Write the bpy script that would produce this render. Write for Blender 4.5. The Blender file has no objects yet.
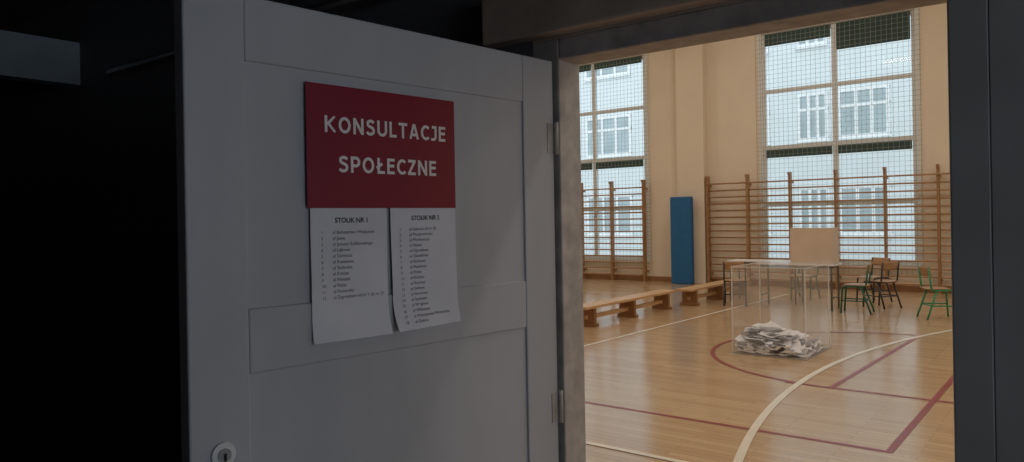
import bpy, bmesh, math, random
from mathutils import Vector, Matrix
random.seed(7)
S=bpy.context.scene
C=S.collection
try: S.view_settings.view_transform='Standard'
except Exception: pass

# ------------------------------------------------------------ materials
def mat(name,col,rough=0.6,metal=0.0,var=0.08,scale=6.0,bump=0.0,stretch=(1,1,1),coat=0.0):
    m=bpy.data.materials.new(name); m.use_nodes=True
    nt=m.node_tree; b=nt.nodes['Principled BSDF']
    b.inputs['Roughness'].default_value=rough; b.inputs['Metallic'].default_value=metal
    if coat: b.inputs['Coat Weight'].default_value=coat
    tc=nt.nodes.new('ShaderNodeTexCoord'); mp=nt.nodes.new('ShaderNodeMapping')
    mp.inputs['Scale'].default_value=stretch
    no=nt.nodes.new('ShaderNodeTexNoise'); no.inputs['Scale'].default_value=scale; no.inputs['Detail'].default_value=4
    rp=nt.nodes.new('ShaderNodeValToRGB')
    c=Vector(col)
    rp.color_ramp.elements[0].position=.3; rp.color_ramp.elements[1].position=.7
    rp.color_ramp.elements[0].color=(*(c*(1-var)),1); rp.color_ramp.elements[1].color=(*[min(1,x) for x in c*(1+var)],1)
    nt.links.new(tc.outputs['Object'],mp.inputs[0]); nt.links.new(mp.outputs[0],no.inputs[0])
    nt.links.new(no.outputs['Fac'],rp.inputs[0]); nt.links.new(rp.outputs[0],b.inputs['Base Color'])
    if bump:
        bp=nt.nodes.new('ShaderNodeBump'); bp.inputs['Strength'].default_value=bump; bp.inputs['Distance'].default_value=.01
        nt.links.new(no.outputs['Fac'],bp.inputs['Height']); nt.links.new(bp.outputs[0],b.inputs['Normal'])
    return m
def clear_mat(name,tint=(1,1,1),base=.03,graze=.35,haze=0.0):
    m=bpy.data.materials.new(name); m.use_nodes=True; nt=m.node_tree; nt.nodes.clear()
    o=nt.nodes.new('ShaderNodeOutputMaterial'); t=nt.nodes.new('ShaderNodeBsdfTransparent'); t.inputs[0].default_value=(*tint,1)
    g=nt.nodes.new('ShaderNodeBsdfGlossy'); g.inputs['Roughness'].default_value=.05
    lw=nt.nodes.new('ShaderNodeLayerWeight'); lw.inputs[0].default_value=.5
    pw=nt.nodes.new('ShaderNodeMath'); pw.operation='POWER'; pw.inputs[1].default_value=4
    ma=nt.nodes.new('ShaderNodeMath'); ma.operation='MULTIPLY_ADD'; ma.inputs[1].default_value=graze; ma.inputs[2].default_value=base
    nt.links.new(lw.outputs['Facing'],pw.inputs[0]); nt.links.new(pw.outputs[0],ma.inputs[0])
    mx=nt.nodes.new('ShaderNodeMixShader'); nt.links.new(ma.outputs[0],mx.inputs[0])
    nt.links.new(t.outputs[0],mx.inputs[1]); nt.links.new(g.outputs[0],mx.inputs[2])
    last=mx
    if haze:
        d=nt.nodes.new('ShaderNodeBsdfDiffuse'); d.inputs[0].default_value=(.92,.92,.92,1)
        tl=nt.nodes.new('ShaderNodeBsdfTranslucent'); tl.inputs[0].default_value=(.92,.92,.92,1)
        ad=nt.nodes.new('ShaderNodeMixShader'); nt.links.new(d.outputs[0],ad.inputs[1]); nt.links.new(tl.outputs[0],ad.inputs[2])
        m2=nt.nodes.new('ShaderNodeMixShader'); m2.inputs[0].default_value=haze
        nt.links.new(mx.outputs[0],m2.inputs[1]); nt.links.new(ad.outputs[0],m2.inputs[2]); last=m2
    nt.links.new(last.outputs[0],o.inputs[0]); return m

M={}
M['peach']=mat('peach_wall_paint',(.80,.695,.56),.75,var=.04,scale=1.2)
M['ceil']=mat('ceiling_paint',(.8,.78,.74),.8,var=.03)
M['white']=mat('white_window_frame',(.78,.8,.8),.4,var=.03)
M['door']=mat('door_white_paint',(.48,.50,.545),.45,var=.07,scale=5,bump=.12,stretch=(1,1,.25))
M['jamb']=mat('jamb_paint',(.45,.42,.40),.55,var=.25,scale=14,bump=.2)
M['lintel']=mat('lintel_old_paint',(.56,.45,.36),.7,var=.15,scale=9,bump=.2)
M['hallpanel']=mat('hall_panel_grey_paint',(.48,.51,.50),.5,var=.08,scale=5)
M['red']=mat('poster_red',(.25,.004,.03),.38,var=.03)
M['paper']=mat('paper_white',(.72,.74,.82),.7,var=.03,scale=10,bump=.25)
M['ink']=mat('ink_dark',(.05,.05,.06),.7)
M['inkl']=mat('ink_faint',(.17,.175,.20),.7)
M['letter']=mat('letter_white',(.88,.86,.87),.5)
M['metal']=mat('metal_steel',(.6,.6,.6),.3,1.0)
M['dark']=mat('dark_hole',(.01,.01,.01),.6)
M['bar']=mat('wallbar_varnished_wood',(.44,.25,.12),.4,var=.18,scale=8,stretch=(1,1,.3))
M['barpost']=mat('wallbar_post_wood',(.36,.19,.08),.45,var=.15,scale=8)
M['bench']=mat('bench_wood',(.60,.37,.18),.4,var=.12,scale=8)
M['benchleg']=mat('bench_leg_wood',(.30,.15,.06),.5,var=.12,scale=8)
M['blue']=mat('mat_blue_vinyl',(.012,.13,.33),.5,var=.08)
M['bluedk']=mat('mat_strap_blue',(.01,.07,.2),.6)
M['blind']=mat('blind_dark_green',(.045,.085,.08),.8,var=.12,scale=3)
M['net']=mat('net_cord',(.32,.35,.32),.9)
M['green']=mat('chair_green_paint',(.01,.13,.08),.4,var=.08)
M['greenlt']=mat('chair_light_green_paint',(.03,.30,.14),.4,var=.08)
M['brownfr']=mat('chair_dark_frame',(.035,.035,.04),.4)
M['seat']=mat('chair_plywood',(.42,.24,.12),.4,var=.12,scale=9)
M['tabletop']=mat('table_laminate',(.82,.81,.82),.3,var=.04)
M['tframe']=mat('table_grey_frame',(.13,.16,.18),.4)
M['booth']=mat('booth_board',(.70,.58,.47),.6,var=.05,scale=3)
M['facade']=mat('facade_render',(.75,.80,.82),.85,var=.03,scale=1)
M['facglass']=mat('facade_window_glass',(.42,.50,.53),.15,var=.15,scale=.7)
M['facfr']=mat('facade_window_frame',(.85,.87,.88),.5)
M['ground']=mat('outdoor_ground',(.35,.36,.33),.9,var=.2)
M['maroon']=mat('line_maroon',(.30,.04,.05),.3,var=.1,scale=5)
M['cream']=mat('line_cream',(.84,.80,.70),.3,var=.06,scale=5)
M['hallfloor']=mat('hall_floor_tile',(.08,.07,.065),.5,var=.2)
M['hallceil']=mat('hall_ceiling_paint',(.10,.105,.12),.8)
M['beam']=mat('hall_beam_paint',(.30,.36,.42),.7)
M['fill_lamp']=mat('fill_lamp_housing',(.8,.8,.8),.4)  # casing of the added gym fill lamps
M['glass']=clear_mat('window_glass',(.97,.99,.99),base=.02,graze=.2)
M['acryl']=clear_mat('ballot_box_acrylic',(.99,.99,.99),base=.05,graze=.3,haze=.10)
M['acryledge']=clear_mat('ballot_box_edge',(.97,.97,.97),base=.08,haze=.50)

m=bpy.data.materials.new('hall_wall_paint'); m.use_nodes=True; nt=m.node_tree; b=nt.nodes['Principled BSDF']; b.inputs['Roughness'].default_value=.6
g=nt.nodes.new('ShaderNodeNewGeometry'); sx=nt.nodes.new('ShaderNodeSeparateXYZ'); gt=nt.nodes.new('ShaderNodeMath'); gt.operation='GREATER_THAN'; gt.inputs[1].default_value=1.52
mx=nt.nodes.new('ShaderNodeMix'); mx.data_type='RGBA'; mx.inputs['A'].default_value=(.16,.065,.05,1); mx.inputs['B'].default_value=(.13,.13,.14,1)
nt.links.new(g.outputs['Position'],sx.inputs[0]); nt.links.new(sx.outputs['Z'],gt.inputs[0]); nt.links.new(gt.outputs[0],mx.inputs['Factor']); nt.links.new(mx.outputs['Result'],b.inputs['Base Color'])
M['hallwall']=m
m=bpy.data.materials.new('ballot_paper_printed'); m.use_nodes=True; nt=m.node_tree; b=nt.nodes['Principled BSDF']; b.inputs['Roughness'].default_value=.7
uv=nt.nodes.new('ShaderNodeUVMap'); wv=nt.nodes.new('ShaderNodeTexWave'); wv.inputs['Scale'].default_value=3; wv.bands_direction='Y'; wv.inputs['Distortion'].default_value=1.0
rp=nt.nodes.new('ShaderNodeValToRGB'); rp.color_ramp.elements[0].position=.02; rp.color_ramp.elements[0].color=(.40,.41,.46,1); rp.color_ramp.elements[1].position=.06; rp.color_ramp.elements[1].color=(.95,.96,1,1)
nt.links.new(uv.outputs[0],wv.inputs[0]); nt.links.new(wv.outputs['Fac'],rp.inputs[0]); nt.links.new(rp.outputs[0],b.inputs['Base Color'])
M['ballot']=m
m=bpy.data.materials.new('gym_parquet'); m.use_nodes=True; nt=m.node_tree; b=nt.nodes['Principled BSDF']
tc=nt.nodes.new('ShaderNodeTexCoord'); br=nt.nodes.new('ShaderNodeTexBrick')
br.inputs['Scale'].default_value=1; br.inputs['Brick Width'].default_value=.9; br.inputs['Row Height'].default_value=.075; br.inputs['Mortar Size'].default_value=.002
br.inputs['Color1'].default_value=(.70,.50,.30,1); br.inputs['Color2'].default_value=(.58,.385,.215,1); br.inputs['Mortar'].default_value=(.34,.21,.11,1)
mp=nt.nodes.new('ShaderNodeMapping'); mp.inputs['Scale'].default_value=(1.5,18,1)
no=nt.nodes.new('ShaderNodeTexNoise'); no.inputs['Scale'].default_value=2; no.inputs['Detail'].default_value=6
mx=nt.nodes.new('ShaderNodeMix'); mx.data_type='RGBA'; mx.blend_type='MULTIPLY'; mx.inputs['Factor'].default_value=.30
nt.links.new(tc.outputs['Object'],br.inputs[0]); nt.links.new(tc.outputs['Object'],mp.inputs[0]); nt.links.new(mp.outputs[0],no.inputs[0])
nt.links.new(br.outputs['Color'],mx.inputs['A']); nt.links.new(no.outputs['Fac'],mx.inputs['B']); nt.links.new(mx.outputs['Result'],b.inputs['Base Color'])
b.inputs['Roughness'].default_value=.17; b.inputs['Specular IOR Level'].default_value=.7
M['parquet']=m

# ------------------------------------------------------------ mesh builder
class B:
    def __init__(s): s.bm=bmesh.new(); s.mats=[]
    def mi(s,k):
        if k not in s.mats: s.mats.append(k)
        return s.mats.index(k)
    def box(s,x0,x1,y0,y1,z0,z1,k,rot=None):
        i=s.mi(k); vs=[s.bm.verts.new((x,y,z)) for z in (z0,z1) for y in (y0,y1) for x in (x0,x1)]
        if rot is not None:
            for v in vs: v.co=rot@v.co
        for f in ((0,2,3,1),(4,5,7,6),(0,1,5,4),(2,6,7,3),(0,4,6,2),(1,3,7,5)):
            fc=s.bm.faces.new([vs[j] for j in f]); fc.material_index=i
        return s
    def quad(s,pts,k):
        f=s.bm.faces.new([s.bm.verts.new(p) for p in pts]); f.material_index=s.mi(k)
    def cyl(s,a,b,r,k,n=10,r2=None):
        i=s.mi(k); a=Vector(a); b=Vector(b); d=(b-a)
        q=d.to_track_quat('Z','Y').to_matrix(); r2=r if r2 is None else r2
        ra=[s.bm.verts.new(a+q@Vector((r*math.cos(t),r*math.sin(t),0))) for t in [2*math.pi*j/n for j in range(n)]]
        rb=[s.bm.verts.new(b+q@Vector((r2*math.cos(t),r2*math.sin(t),0))) for t in [2*math.pi*j/n for j in range(n)]]
        for j in range(n):
            f=s.bm.faces.new((ra[j],ra[(j+1)%n],rb[(j+1)%n],rb[j])); f.material_index=i; f.smooth=True
        f=s.bm.faces.new(ra[::-1]); f.material_index=i; f=s.bm.faces.new(rb); f.material_index=i
    def tube(s,pts,r,k,n=8):
        P=[Vector(p) for p in pts]; Q=[P[0]]
        for j in range(1,len(P)-1):
            a=P[j-1]-P[j]; b=P[j+1]-P[j]; d=min(.05,a.length*.4,b.length*.4)
            A=P[j]+a.normalized()*d; Bb=P[j]+b.normalized()*d
            for t in (0,.25,.5,.75,1): Q.append(A*(1-t)**2+P[j]*2*t*(1-t)+Bb*t*t)
        Q.append(P[-1]); i=s.mi(k); rings=[]
        up=None
        for j,p in enumerate(Q):
            d=(Q[min(j+1,len(Q)-1)]-Q[max(j-1,0)]).normalized()
            if up is None: up=d.orthogonal().normalized()
            up=(up-d*up.dot(d)).normalized(); w=d.cross(up)
            rings.append([s.bm.verts.new(p+(up*math.cos(t)+w*math.sin(t))*r) for t in [2*math.pi*q/n for q in range(n)]])
        for j in range(len(rings)-1):
            for q in range(n):
                f=s.bm.faces.new((rings[j][q],rings[j][(q+1)%n],rings[j+1][(q+1)%n],rings[j+1][q])); f.material_index=i; f.smooth=True
        f=s.bm.faces.new(rings[0][::-1]); f.material_index=i; f=s.bm.faces.new(rings[-1]); f.material_index=i
    def obj(s,name,bevel=0,parent=None,mw=None):
        bmesh.ops.recalc_face_normals(s.bm,faces=s.bm.faces)
        me=bpy.data.meshes.new(name); s.bm.to_mesh(me); s.bm.free()
        for k in s.mats: me.materials.append(M[k])
        o=bpy.data.objects.new(name,me); C.objects.link(o)
        if parent: o.parent=parent
        if mw is not None: o.matrix_world=mw
        if bevel:
            md=o.modifiers.new('bevel','BEVEL'); md.width=bevel; md.segments=2; md.limit_method='ANGLE'
        return o
def empty(name,mw=None):
    e=bpy.data.objects.new(name,None); C.objects.link(e); e.empty_display_size=.1
    if mw is not None: e.matrix_world=mw
    return e
def box(name,*a,bevel=0,parent=None):
    b=B(); b.box(*a); return b.obj(name,bevel,parent)

# ------------------------------------------------------------ shell : gym
VW=16.67; U0,U1=-14.0,9.0; ZC=7.0; GV=2.02
box('floor',U0,U1,GV-.06,VW,-.1,0,'parquet')
box('ceiling',U0-.2,U1+.2,GV-.12,VW+.3,ZC,ZC+.2,'ceil')
wins=[(-11.78,-8.74),(-5.80,-2.72),(.20,3.26)]; WZ0,WZ1=.53,5.66
w=B(); us=[U0-.2]
for a,b_ in wins: us+= [a,b_]
us.append(U1+.2)
for i in range(0,len(us),2): w.box(us[i],us[i+1],VW,VW+.3,-.1,ZC,'peach')
for a,b_ in wins:
    w.box(a,b_,VW,VW+.3,-.1,WZ0,'peach'); w.box(a,b_,VW,VW+.3,WZ1,ZC,'peach')
w.obj('wall_back')
box('wall_left',U0-.2,U0,GV,VW,-.1,ZC,'peach'); box('wall_right',U1,U1+.2,GV,VW,-.1,ZC,'peach')
OL,OR,OT=-1.29,-.246,2.075
w=B(); w.box(U0-.2,OL-.10,1.96,GV,0,ZC,'peach'); w.box(OR+.08,U1+.2,1.96,GV,0,ZC,'peach'); w.box(OL-.10,OR+.08,1.96,GV,2.14,ZC,'peach'); w.obj('wall_front')
box('trim_1',-7.80,-7.12,VW-.22,VW,0,ZC,'peach',bevel=.01)
w=B(); w.box(U0,-7.80,VW-.03,VW,0,.12,'benchleg'); w.box(-7.12,U1,VW-.03,VW,0,.12,'benchleg'); w.obj('baseboard_back')

# windows
for n,(a,b_) in enumerate(wins):
    e=empty(f'window_{n+1}')
    f=B(); y0,y1=VW+.04,VW+.12; mid=(a+b_)/2; fw=.07
    f.box(a,a+fw,y0,y1,WZ0,WZ1,'white'); f.box(b_-fw,b_,y0,y1,WZ0,WZ1,'white'); f.box(mid-.055,mid+.055,y0,y1,WZ0,WZ1,'white')
    for z in (WZ0+.04,1.82,4.36,WZ1-.04,3.10): f.box(a+fw,b_-fw,y0+.005,y1-.005,z-.045,z+.045,'white')
    f.box(a-.05,b_+.05,VW-.06,VW+.02,WZ0-.06,WZ0-.01,'white')
    f.box(a-.08,a,VW-.015,VW,WZ0-.01,WZ1+.07,'white'); f.box(b_,b_+.08,VW-.015,VW,WZ0-.01,WZ1+.07,'white'); f.box(a,b_,VW-.015,VW,WZ1,WZ1+.07,'white')
    f.obj('frame',bevel=.006,parent=e)
    g=B(); yy=VW+.08; g.quad([(a+fw,yy,WZ0+.05),(b_-fw,yy,WZ0+.05),(b_-fw,yy,WZ1-.05),(a+fw,yy,WZ1-.05)],'glass'); g.obj('glass_pane',parent=e)
    bl=B(); bl.box(a+.08,mid-.06,VW+.0,VW+.03,5.38 if n else 5.48,WZ1-.02,'blind'); bl.box(mid+.06,b_-.08,VW+.0,VW+.03,5.08 if n else 5.48,WZ1-.02,'blind')
    bl.box(a+.08,mid-.06,VW+.0,VW+.03,2.87,3.05,'blind'); bl.box(mid+.06,b_-.08,VW+.0,VW+.03,2.87,3.05,'blind')
    bl.obj('roller_blind',parent=e)
    nb=B(); yy=VW-.05; x=a-.12
    while x<b_+.14:
        nb.box(x-.0027,x+.0027,yy,yy+.003,WZ0-.2,WZ1+.25,'net'); x+=.10
    z=WZ0-.2
    while z<WZ1+.26:
        nb.box(a-.12,b_+.12,yy,yy+.003,z-.0027,z+.0027,'net'); z+=.10
    nb.obj('protective_net',parent=e)

# wall bars
def wall_bars(u0,n,sp=.955):
    w=B(); H=2.46
    for i in range(n+1):
        x=u0+i*sp; w.box(x-.022,x+.022,VW-.24,VW-.10,0,H,'barpost')
        w.box(x-.022,x+.022,VW-.28,VW-.10,H,H+.06,'barpost')
        for z in (.25,2.3): w.box(x-.03,x+.03,VW-.10,VW-.0,z-.02,z+.02,'barpost')
    for j in range(15):
        z=.16+j*.155; y=VW-.19 if j<14 else VW-.26
        w.cyl((u0,y,z),(u0+n*sp,y,z),.017,'bar',8)
    return w.obj('gym_wall_bars')
wall_bars(-7.05,8,.945)
wall_bars(-13.3,5,.915)

# blue mat
e=empty('blue_gym_mat')
w=B(); w.box(-7.87,-7.34,VW-.50,VW-.34,0.0,2.06,'blue'); w.obj('padding',bevel=.025,parent=e)
w=B(); w.box(-7.873,-7.337,VW-.43,VW-.41,.03,2.03,'bluedk'); w.obj('seam',parent=e)

# benches
def bench(u,v0,v1,name='gym_bench'):
    w=B(); w.box(u-.15,u+.15,v0,v1,.27,.31,'bench'); w.box(u-.03,u+.03,v0+.2,v1-.2,.10,.16,'bench')
    for v in (v0+.25,(v0+v1)/2,v1-.25):
        w.box(u-.14,u+.14,v-.03,v+.03,.05,.27,'benchleg'); w.box(u-.17,u+.17,v-.045,v+.045,0,.05,'benchleg')
    return w.obj(name,bevel=.006)
bench(-5.85,9.0,11.9); bench(-5.65,12.1,14.9)

# floor lines
def strip(w,pts,wd,k,z=.003):
    P=[Vector((p[0],p[1],z)) for p in pts]
    L=[];R=[]
    for j,p in enumerate(P):
        d=(P[min(j+1,len(P)-1)]-P[max(j-1,0)]).normalized(); nrm=Vector((-d.y,d.x,0))*wd/2
        L.append(w.bm.verts.new(p+nrm)); R.append(w.bm.verts.new(p-nrm))
    for j in range(len(P)-1):
        f=w.bm.faces.new((L[j],R[j],R[j+1],L[j+1])); f.material_index=w.mi(k)
w=B()
strip(w,[(-12,5.45),(-1.10,5.38)],.05,'maroon',.002); strip(w,[(-1.07,5.36),(-1.0,14)],.05,'maroon',.0025)
strip(w,[(-2.3,7.10),(6,6.9)],.05,'maroon',.002); strip(w,[(-1.88,7.1),(-1.75,10.7)],.05,'maroon',.0025)
strip(w,[(-1.8+1.82*math.cos(t),8.9+1.82*math.sin(t)) for t in [math.pi*(.5+i/48) for i in range(49)]],.05,'maroon',.003)
w.obj('court_line_marking')
w=B()
strip(w,[(9.02-11.2*math.cos(t),7.5+11.2*math.sin(t)) for t in [-.36+.9*i/60 for i in range(61)]],.06,'cream',.004)
strip(w,[(-5.05,4.45),(-4.78,15)],.05,'cream',.0035); strip(w,[(-12,4.46),(-1.9,4.41)],.05,'cream',.0045)
w.obj('court_line_marking')

# ballot box (thin single-sheet acrylic)
bx0,bx1,by0,by1,bh=-3.27,-2.45,8.28,9.20,1.0
e=empty('ballot_box')
w=B()
for (p,q) in (((bx0,by0),(bx1,by0)),((bx1,by0),(bx1,by1)),((bx1,by1),(bx0,by1)),((bx0,by1),(bx0,by0))):
    w.quad([(p[0],p[1],.012),(q[0],q[1],.012),(q[0],q[1],bh),(p[0],p[1],bh)],'acryl')
w.obj('clear_wall',parent=e)
box('base_plate',bx0-.015,bx1+.015,by0-.015,by1+.015,0,.012,'acryledge',parent=e)
w=B(); cx,cy=(bx0+bx1)/2,(by0+by1)/2
def hq(x0,x1,y0,y1,z): w.quad([(x0,y0,z),(x1,y0,z),(x1,y1,z),(x0,y1,z)],'acryl')
hq(bx0-.02,cx-.02,by0-.02,by1+.02,bh+.003); hq(cx+.02,bx1+.02,by0-.02,by1+.02,bh+.003)
hq(cx-.02,cx+.02,by0-.02,cy-.2,bh+.003); hq(cx-.02,cx+.02,cy+.2,by1+.02,bh+.003)
w.obj('slotted_lid',parent=e)
w=B()
for x in (bx0,bx1):
    for y in (by0,by1): w.box(x-.006,x+.006,y-.006,y+.006,.012,bh,'acryledge')
for y in (by0,by1): w.box(bx0,bx1,y-.005,y+.005,bh-.010,bh,'acryledge')
for x in (bx0,bx1): w.box(x-.005,x+.005,by0,by1,bh-.010,bh,'acryledge')
w.obj('corner_strip',parent=e)
w=B(); i=w.mi('ballot'); uvl=w.bm.loops.layers.uv.new('UVMap')
for k in range(190):
    a=random.uniform(0,6.28); r=math.sqrt(random.random())
    px=cx-.03+.40*r*math.cos(a); py=cy-.05+.44*r*math.sin(a)
    dd=((px-(cx-.22))/.46)**2+((py-(cy+.02))/.50)**2
    hmax=.025+.19*max(0,1-dd)
    pz=.02+hmax*random.random()**.5
    L,W=(.30,.21) if random.random()<.75 else (.21,.15)
    rz=random.uniform(0,6.28); rx=random.gauss(0,.20); ry=random.gauss(0,.20)
    R=Matrix.Rotation(rz,3,'Z')@Matrix.Rotation(rx,3,'X')@Matrix.Rotation(ry,3,'Y')
    fold=random.uniform(-.02,.06); g=[]
    for jx in range(4):
        row=[]
        for jy in range(3):
            lx=(jx/3-.5)*L; ly=(jy/2-.5)*W; lz=fold*abs(jx/3-.5)*2*random.uniform(.8,1.2)
            c=R@Vector((lx,ly,lz))+Vector((px,py,pz))
            c.x=min(max(c.x,bx0+.012),bx1-.012); c.y=min(max(c.y,by0+.012),by1-.012); c.z=max(c.z,.016)
            row.append((w.bm.verts.new(c),(jx/3,jy/2)))
        g.append(row)
    for jx in range(3):
        for jy in range(2):
            q=[g[jx][jy],g[jx+1][jy],g[jx+1][jy+1],g[jx][jy+1]]
            f=w.bm.faces.new([v[0] for v in q]); f.material_index=i
            for lp,v in zip(f.loops,q): lp[uvl].uv=v[1]
w.obj('ballot_paper_pile',parent=e)

# tables
def table(cx,cy,L=1.3,W=.5,ang=0):
    T=Matrix.Translation((cx,cy,0))@Matrix.Rotation(ang,4,'Z'); e=empty('school_table',T)
    w=B(); w.box(-L/2,L/2,-W/2,W/2,.73,.755,'tabletop'); w.obj('tabletop',bevel=.006,parent=e)
    w=B()
    for x in (-L/2+.06,L/2-.06):
        w.tube([(x,-W/2+.04,0),(x,-W/2+.04,.71),(x,W/2-.04,.71),(x,W/2-.04,0)],.016,'tframe')
        w.tube([(x,-W/2+.04,.2),(x,W/2-.04,.2)],.012,'tframe')
    w.tube([(-L/2+.06,0,.71),(L/2-.06,0,.71)],.014,'tframe')
    for y in (-W/2+.04,W/2-.04): w.tube([(-L/2+.06,y,.70),(L/2-.06,y,.70)],.012,'tframe')
    w.obj('frame',parent=e)
table(-3.95,13.0); table(-4.72,13.62)
# voting screen
e=empty('voting_screen')
w=B(); w.box(-4.02,-3.36,12.84,12.852,.757,1.36,'booth'); w.obj('front_panel',parent=e)
w=B(); w.box(-3.36,-3.348,12.84,13.22,.757,1.36,'booth'); w.box(-4.032,-4.02,12.84,13.22,.757,1.36,'booth'); w.obj('side_wing',parent=e)

def chair(x,y,ang,fr='green'):
    T=Matrix.Translation((x,y,0))@Matrix.Rotation(ang,4,'Z'); e=empty('school_chair',T)
    w=B(); h=.43
    for s in (-1,1):
        X=s*.18
        w.tube([(X,.20,.0),(X,.17,h),(X,-.17,h),(X,-.21,.78)],.0145,fr)
        w.tube([(X*.98,-.10,h-.01),(X*1.05,-.24,0)],.0145,fr)
        w.tube([(X,.185,.2),(X*1.03,-.17,.2)],.010,fr)
    w.tube([(-.18,.15,h),(.18,.15,h)],.012,fr); w.tube([(-.18,-.14,h),(.18,-.14,h)],.012,fr); w.tube([(-.18,-.17,.2),(.18,-.17,.2)],.010,fr)
    w.obj('tube_frame',parent=e)
    w=B(); i=w.mi('seat')
    def sheet(fn,nx,ny):
        top=[[w.bm.verts.new(fn(a/nx,b/ny)) for b in range(ny+1)] for a in range(nx+1)]
        for a in range(nx):
            for b in range(ny):
                f=w.bm.faces.new((top[a][b],top[a+1][b],top[a+1][b+1],top[a][b+1])); f.material_index=i; f.smooth=True
    sheet(lambda a,b:Vector(((a-.5)*.39,(b-.5)*.39,h+.022-.012*math.sin(a*math.pi)-.02*max(0,b-.8)*5)),8,8)
    sheet(lambda a,b:Vector(((a-.5)*.40,-.175-.03*b-.03*math.sin(a*math.pi),.64+b*.14)),8,4)
    o=w.obj('seat_and_backrest',parent=e); sd=o.modifiers.new('s','SOLIDIFY'); sd.thickness=.01; sd.offset=0
chair(-2.98,12.75,math.radians(95),'green')
chair(-2.80,13.65,math.radians(60),'brownfr')
chair(-1.80,12.65,math.radians(-60),'greenlt')
chair(-5.0,12.82,math.radians(20),'brownfr')
chair(-4.25,14.35,math.radians(175),'green')
chair(-3.1,14.5,math.radians(150),'brownfr')

# outside
w=B(); BV=30.0
w.box(-45,25,BV,BV+1,-1,14,'facade'); 
for fl in (0,1,2):
    zb=.85+3.68*fl; zt=zb+1.75
    for (a,b_) in [(-7.5,-5.8),(-9.0,-7.95),(-12.4,-10.2),(-15.1,-13.6),(-18.8,-16.5),(-22.5,-20.3),(-4.3,-2.4),(-1,1.2),(3,5),(7,9),(-26,-24)]:
        w.box(a,b_,BV-.03,BV+.02,zb,zt,'facglass')
        for x in (a,b_,a+(b_-a)*.36,a+(b_-a)*.68): w.box(x-.06,x+.06,BV-.05,BV,zb,zt,'facfr')
        for z in (zb,zt,zb+1.15): w.box(a-.06,b_+.06,BV-.051,BV,z-.06,z+.06,'facfr')
        w.box(a-.1,b_+.1,BV-.10,BV,zb-.12,zb-.06,'facfr')
w.obj('neighbouring_building')
box('ground',-60,40,VW+.3,BV,-.6,-.5,'ground')

# ------------------------------------------------------------ hall
HV=-1.6; HL,HR=-9.0,5.0; HZ=2.95; WA,WB=-1.0,1.5
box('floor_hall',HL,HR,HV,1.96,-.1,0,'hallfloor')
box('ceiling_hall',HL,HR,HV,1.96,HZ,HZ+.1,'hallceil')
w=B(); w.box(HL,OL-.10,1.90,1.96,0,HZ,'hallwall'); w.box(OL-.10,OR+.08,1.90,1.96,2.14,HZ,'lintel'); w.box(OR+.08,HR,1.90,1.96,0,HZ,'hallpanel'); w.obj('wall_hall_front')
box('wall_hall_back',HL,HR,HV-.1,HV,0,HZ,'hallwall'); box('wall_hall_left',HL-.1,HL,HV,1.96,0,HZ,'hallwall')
w=B()
w.box(HR,HR+.1,HV,WA,0,HZ,'hallwall'); w.box(HR,HR+.1,WB,1.96,0,HZ,'hallwall'); w.box(HR,HR+.1,WA,WB,0,.9,'hallwall'); w.box(HR,HR+.1,WA,WB,2.5,HZ,'hallwall'); w.obj('wall_hall_right')
w=B()
for a in (WA,.22,WB-.05): w.box(HR+.03,HR+.08,a,a+.05,.9,2.5,'white')
for a in (.9,2.45): w.box(HR+.03,HR+.08,WA+.05,WB-.05,a,a+.05,'white')
w.obj('window_4')  # unseen window frame, added to go with the hall fill lamp
box('trim_2',-4.85,-4.73,HV,1.90,2.43,2.68,'beam')
box('trim_3',-1.55,.9,1.835,1.90,2.145,2.30,'lintel',bevel=.01)
w=B(); w.box(OL-.10,OL,1.90,GV,0,2.14,'jamb'); w.box(OR,OR+.08,1.90,GV,0,2.14,'hallpanel'); w.box(OL,OR,1.90,GV,OT,2.14,'jamb')
w.obj('trim_4',bevel=.005)
w=B(); w.cyl((-4.2,1.84,2.42),(-1.9,1.84,2.42),.022,'metal',12)
w.cyl((-1.95,1.84,2.42),(-1.85,1.84,2.42),.034,'metal',12)
w.obj('heating_pipe')

# ------------------------------------------------------------ door leaf
ML=Matrix.Translation((-1.428,.766,0))@Matrix.Rotation(math.radians(83.85),4,'Z')
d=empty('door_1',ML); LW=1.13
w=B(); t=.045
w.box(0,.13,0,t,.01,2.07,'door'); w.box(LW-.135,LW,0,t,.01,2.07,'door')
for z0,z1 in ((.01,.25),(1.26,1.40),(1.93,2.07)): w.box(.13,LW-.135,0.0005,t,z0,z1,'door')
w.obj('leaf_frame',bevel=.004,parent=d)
w=B()
for z0,z1 in ((.25,1.26),(1.40,1.93)):
    w.box(.13,LW-.135,.007,.038,z0,z1,'door')
w.obj('leaf_panel',parent=d)
w=B()
cxx,czz=.068,1.105
w.cyl((cxx,0,czz),(cxx,-.006,czz),.027,'white',28,.025); w.cyl((cxx,-.006,czz),(cxx,-.010,czz),.014,'metal',20); 
w.box(cxx-.003,cxx+.003,-.0115,-.0100,czz-.012,czz+.004,'dark')
w.obj('lock_rosette',parent=d)
w=B()
for z in (.3,1.0,1.83):
    w.cyl((LW+.004,-.006,z-.05),(LW+.004,-.006,z+.05),.008,'jamb',12)
    w.box(LW-.03,LW+.002,-.002,0,z-.045,z+.045,'jamb')
w.obj('hinge',parent=d)

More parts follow.
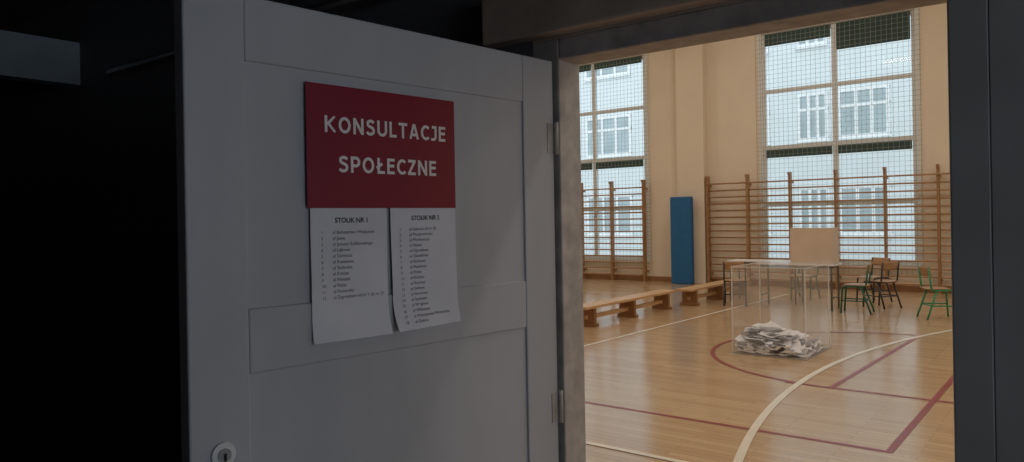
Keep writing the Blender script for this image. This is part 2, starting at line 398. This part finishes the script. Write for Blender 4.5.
# ------------------------------------------------------------ poster & sheets
def text(name,body,k,parent,size,x,z,align='LEFT',bold=0.0,space=1.0,line=1.0,y=-.004,mp=None):
    cu=bpy.data.curves.new(name+'_c','FONT'); cu.body=body; cu.size=size; cu.align_x=align; cu.offset=bold
    cu.space_character=space; cu.space_line=line
    tmp=bpy.data.objects.new(name+'_t',cu); C.objects.link(tmp); bpy.context.view_layer.update()
    me=bpy.data.meshes.new_from_object(tmp.evaluated_get(bpy.context.evaluated_depsgraph_get()))
    bpy.data.objects.remove(tmp)
    for v in me.vertices: v.co=Vector((x+v.co.x,y,z+v.co.y))
    if mp:
        for v in me.vertices: v.co=mp(v.co)
    me.materials.clear(); me.materials.append(M[k])
    o=bpy.data.objects.new(name,me); C.objects.link(o); o.parent=parent; return o
# bold humanist capitals drawn as strokes (unit = cap height)
def arc(cx,cy,rx,ry,a0,a1,n=28): return [(cx+rx*math.cos(math.radians(a0+(a1-a0)*i/n)),cy+ry*math.sin(math.radians(a0+(a1-a0)*i/n))) for i in range(n+1)]
def smooth(p):
    out=[]
    for i in range(len(p)-1):
        a=p[max(i-1,0)];b=p[i];c=p[i+1];d_=p[min(i+2,len(p)-1)]
        for s in range(5):
            t=s/5; out.append(tuple(.5*(2*b[q]+(c[q]-a[q])*t+(2*a[q]-5*b[q]+4*c[q]-d_[q])*t*t+(3*b[q]-a[q]-3*c[q]+d_[q])*t**3) for q in (0,1)))
    out.append(p[-1]); return out
G={'K':(.80,[[(.1,0),(.1,1)],[(.70,1.0),(.22,.5)],[(.22,.56),(.73,0)]]),
 'O':(.88,[arc(.44,.5,.34,.405,0,360)]),
 'N':(.78,[[(.1,0),(.1,1)],[(.68,0),(.68,1)],[(.12,.93),(.66,.07)]]),
 'S':(.68,[smooth([(.60,.80),(.47,.895),(.31,.905),(.16,.84),(.13,.71),(.20,.60),(.36,.53),(.52,.45),(.58,.31),(.52,.16),(.36,.095),(.20,.11),(.06,.21)])]),
 'U':(.78,[[(.1,1),(.1,.40)]+arc(.39,.37,.29,.28,180,360,16)+[(.68,.40),(.68,1)]]),
 'L':(.58,[[(.1,1),(.1,0)],[(.1,.09),(.58,.09)]]),
 'T':(.70,[[(0,.91),(.70,.91)],[(.35,0),(.35,.91)]]),
 'A':(.80,[[(.09,0),(.37,.96)],[(.43,.96),(.71,0)],[(.2,.29),(.6,.29)],[(.34,.91),(.46,.91)]]),
 'C':(.70,[arc(.44,.5,.34,.405,45,315)]),
 'J':(.52,[[(.1,.91),(.42,.91)],[(.42,1),(.42,.30)]+arc(.22,.28,.20,.19,0,-90,10)+[(.02,.10)]]),
 'E':(.60,[[(.1,0),(.1,1)],[(.1,.91),(.60,.91)],[(.1,.53),(.57,.53)],[(.1,.09),(.60,.09)]]),
 'P':(.68,[[(.1,0),(.1,1)],[(.1,.91),(.36,.91)]+arc(.36,.67,.24,.24,90,-90,16)+[(.1,.43)]]),
 'Ł':(.64,[[(.16,1),(.16,0)],[(.16,.09),(.64,.09)],[(0,.36),(.44,.64)]]),
 'Z':(.68,[[(.04,.91),(.66,.91)],[(.58,.90),(.10,.10)],[(.02,.09),(.67,.09)]])}
def sign_line(name,s,x0,x1,z0,z1,y,parent):
    gap=.17; tot=sum(G[c][0] for c in s)+gap*(len(s)-1)+.0
    k=(x1-x0)/tot; kz=z1-z0; w=B(); i=w.mi('letter'); pen=0; hw=.093; lay=0
    for c in s:
        for P_ in G[c][1]:
            lay+=1; yy=y-.00002*(lay%4); L=[];R=[]
            closed=(P_[0]==P_[-1]) or (abs(P_[0][0]-P_[-1][0])<1e-6 and abs(P_[0][1]-P_[-1][1])<1e-6)
            for j,p in enumerate(P_):
                a=P_[j-1] if j>0 else (P_[-2] if closed else p); b=P_[j+1] if j<len(P_)-1 else (P_[1] if closed else p)
                dx,dz=b[0]-a[0],b[1]-a[1]; l=math.hypot(dx,dz); nx,nz=-dz/l*hw,dx/l*hw
                for S_,sg in ((L,1),(R,-1)):
                    S_.append(w.bm.verts.new((x0+(pen+p[0]+sg*nx)*k,yy,z0+min(1,max(0,p[1]+sg*nz))*kz)))
            for j in range(len(P_)-1):
                f=w.bm.faces.new((L[j],R[j],R[j+1],L[j+1])); f.material_index=i
        pen+=G[c][0]+gap
    return w.obj(name,parent=parent)
P=empty('notice_poster',ML)
w=B(); w.box(.271,.717,-.0042,-.0032,1.615,1.902,'red'); w.obj('red_sheet',parent=P)
sign_line('lettering_line_1','KONSULTACJE',.318,.684,1.791,1.830,-.0050,P)
sign_line('lettering_line_2','SPOŁECZNE',.354,.650,1.699,1.738,-.0050,P)
def sheet(W_,H_,px,pz,tilt,yo,head,rows,curl):
    e=empty('notice_sheet',ML); ct,st=math.cos(tilt),math.sin(tilt)
    def mp(c):
        a=c.x/W_; q=max(0,-c.z-(H_-.085))
        yy=yo-curl[0]*q*q*(1-a)-curl[1]*q*q*a-.0010*(math.sin(8*a+c.z*25)+1)*min(1,-c.z*8)+ (c.y)
        return Vector((px+c.x*ct+c.z*st,yy,pz-c.x*st+c.z*ct))
    w=B(); nx,nz=12,28; i=w.mi('paper')
    g=[[w.bm.verts.new(mp(Vector((W_*a/nx,0,-H_*b/nz)))) for b in range(nz+1)] for a in range(nx+1)]
    for a in range(nx):
        for b in range(nz):
            f=w.bm.faces.new((g[a][b],g[a+1][b],g[a+1][b+1],g[a][b+1])); f.material_index=i; f.smooth=True
    w.obj('paper',parent=e)
    text('heading',head,'ink',e,.0165,W_*.52,-.037,align='CENTER',bold=.0003,y=-.0012,mp=mp)
    text('street_list','\n'.join(rows),'inkl',e,.0112,.056,-.063,line=1.17*.0118/.0112,y=-.0012,mp=mp)
    text('row_numbers','\n'.join(str(q+1) for q in range(len(rows))),'inkl',e,.0105,.026,-.063,line=1.17*.0118/.0105,y=-.0012,mp=mp)
sheet(.212,.312,.279,1.618,.002,-.0016,'STOLIK NR 1',['ul Bohaterów i Wojtaszek','ul Jasna','ul Janusza Kulikowskiego','ul Łąkowa','ul Górnicza','ul Kwiatowa','ul Stolarska','ul Krucza','ul Mieszka','ul Polna','ul Pomorska','ul Zagrodowa od nr 1 do nr 25'],(1.2,2.6))
sheet(.214,.312,.502,1.620,-.014,-.0016,'STOLIK NR 2',['ul Łąkowa od nr 26','ul Margaretkowa','ul Mickiewicza','ul Nowa','ul Ogrodowa','ul Osiedlowa','ul Parkowa','ul Piaskowa','ul Polna','ul Różana','ul Rzeczna','ul Sadowa','ul Słoneczna','ul Spokojna','ul Węglowa','ul Wiśniowa','ul Warszawska Wschodnia','ul Zielona'],(3.5,1.5))

# ------------------------------------------------------------ lights
def area(name,loc,rot,sx,sy,p,col,parent=None):
    l=bpy.data.lights.new(name,'AREA'); l.shape='RECTANGLE'; l.size=sx; l.size_y=sy; l.energy=p; l.color=col
    o=bpy.data.objects.new(name,l); C.objects.link(o); o.location=loc; o.rotation_euler=rot
    if parent: o.parent=parent
    return o
for u in (-11,-5,1,6):  # unseen ceiling fixtures, added to brighten the gym interior
    for v in (5,9.3,13.6):
        e=empty('gym_fill_lamp'); b=B(); b.box(u-.75,u+.75,v-.2,v+.2,6.9,6.99,'fill_lamp'); b.obj('fill_housing',parent=e,bevel=.01)
        area('gym_fill_light',(u,v,6.88),(0,0,0),1.4,.35,46,(1,.92,.82),e)
area('hall_fill_light',(HR+.02,(WA+WB)/2,1.7),(0,math.radians(90),0),1.55,WB-WA-.1,27,(.84,.91,1.0))  # added area lamp that lights the door leaf in place of daylight

W=bpy.data.worlds.new('overcast_sky'); S.world=W; W.use_nodes=True
bg=W.node_tree.nodes['Background']; bg.inputs[0].default_value=(.82,.93,1.0,1); bg.inputs[1].default_value=1.6

# ------------------------------------------------------------ camera
cam=bpy.data.cameras.new('camera'); co=bpy.data.objects.new('camera',cam); C.objects.link(co)
cam.sensor_width=36; cam.lens=740/1024*36; cam.shift_y=-11/1024; cam.clip_start=.05
a=math.radians(38); r=math.radians(1.0)
F=Vector((-math.sin(a),math.cos(a),0)); R0=Vector((math.cos(a),math.sin(a),0)); Z=Vector((0,0,1))
R=math.cos(r)*R0-math.sin(r)*Z; Uu=math.cos(r)*Z+math.sin(r)*R0
mw=Matrix((R,Uu,-F)).transposed().to_4x4(); mw.translation=Vector((0,0,1.58)); co.matrix_world=mw
S.camera=co
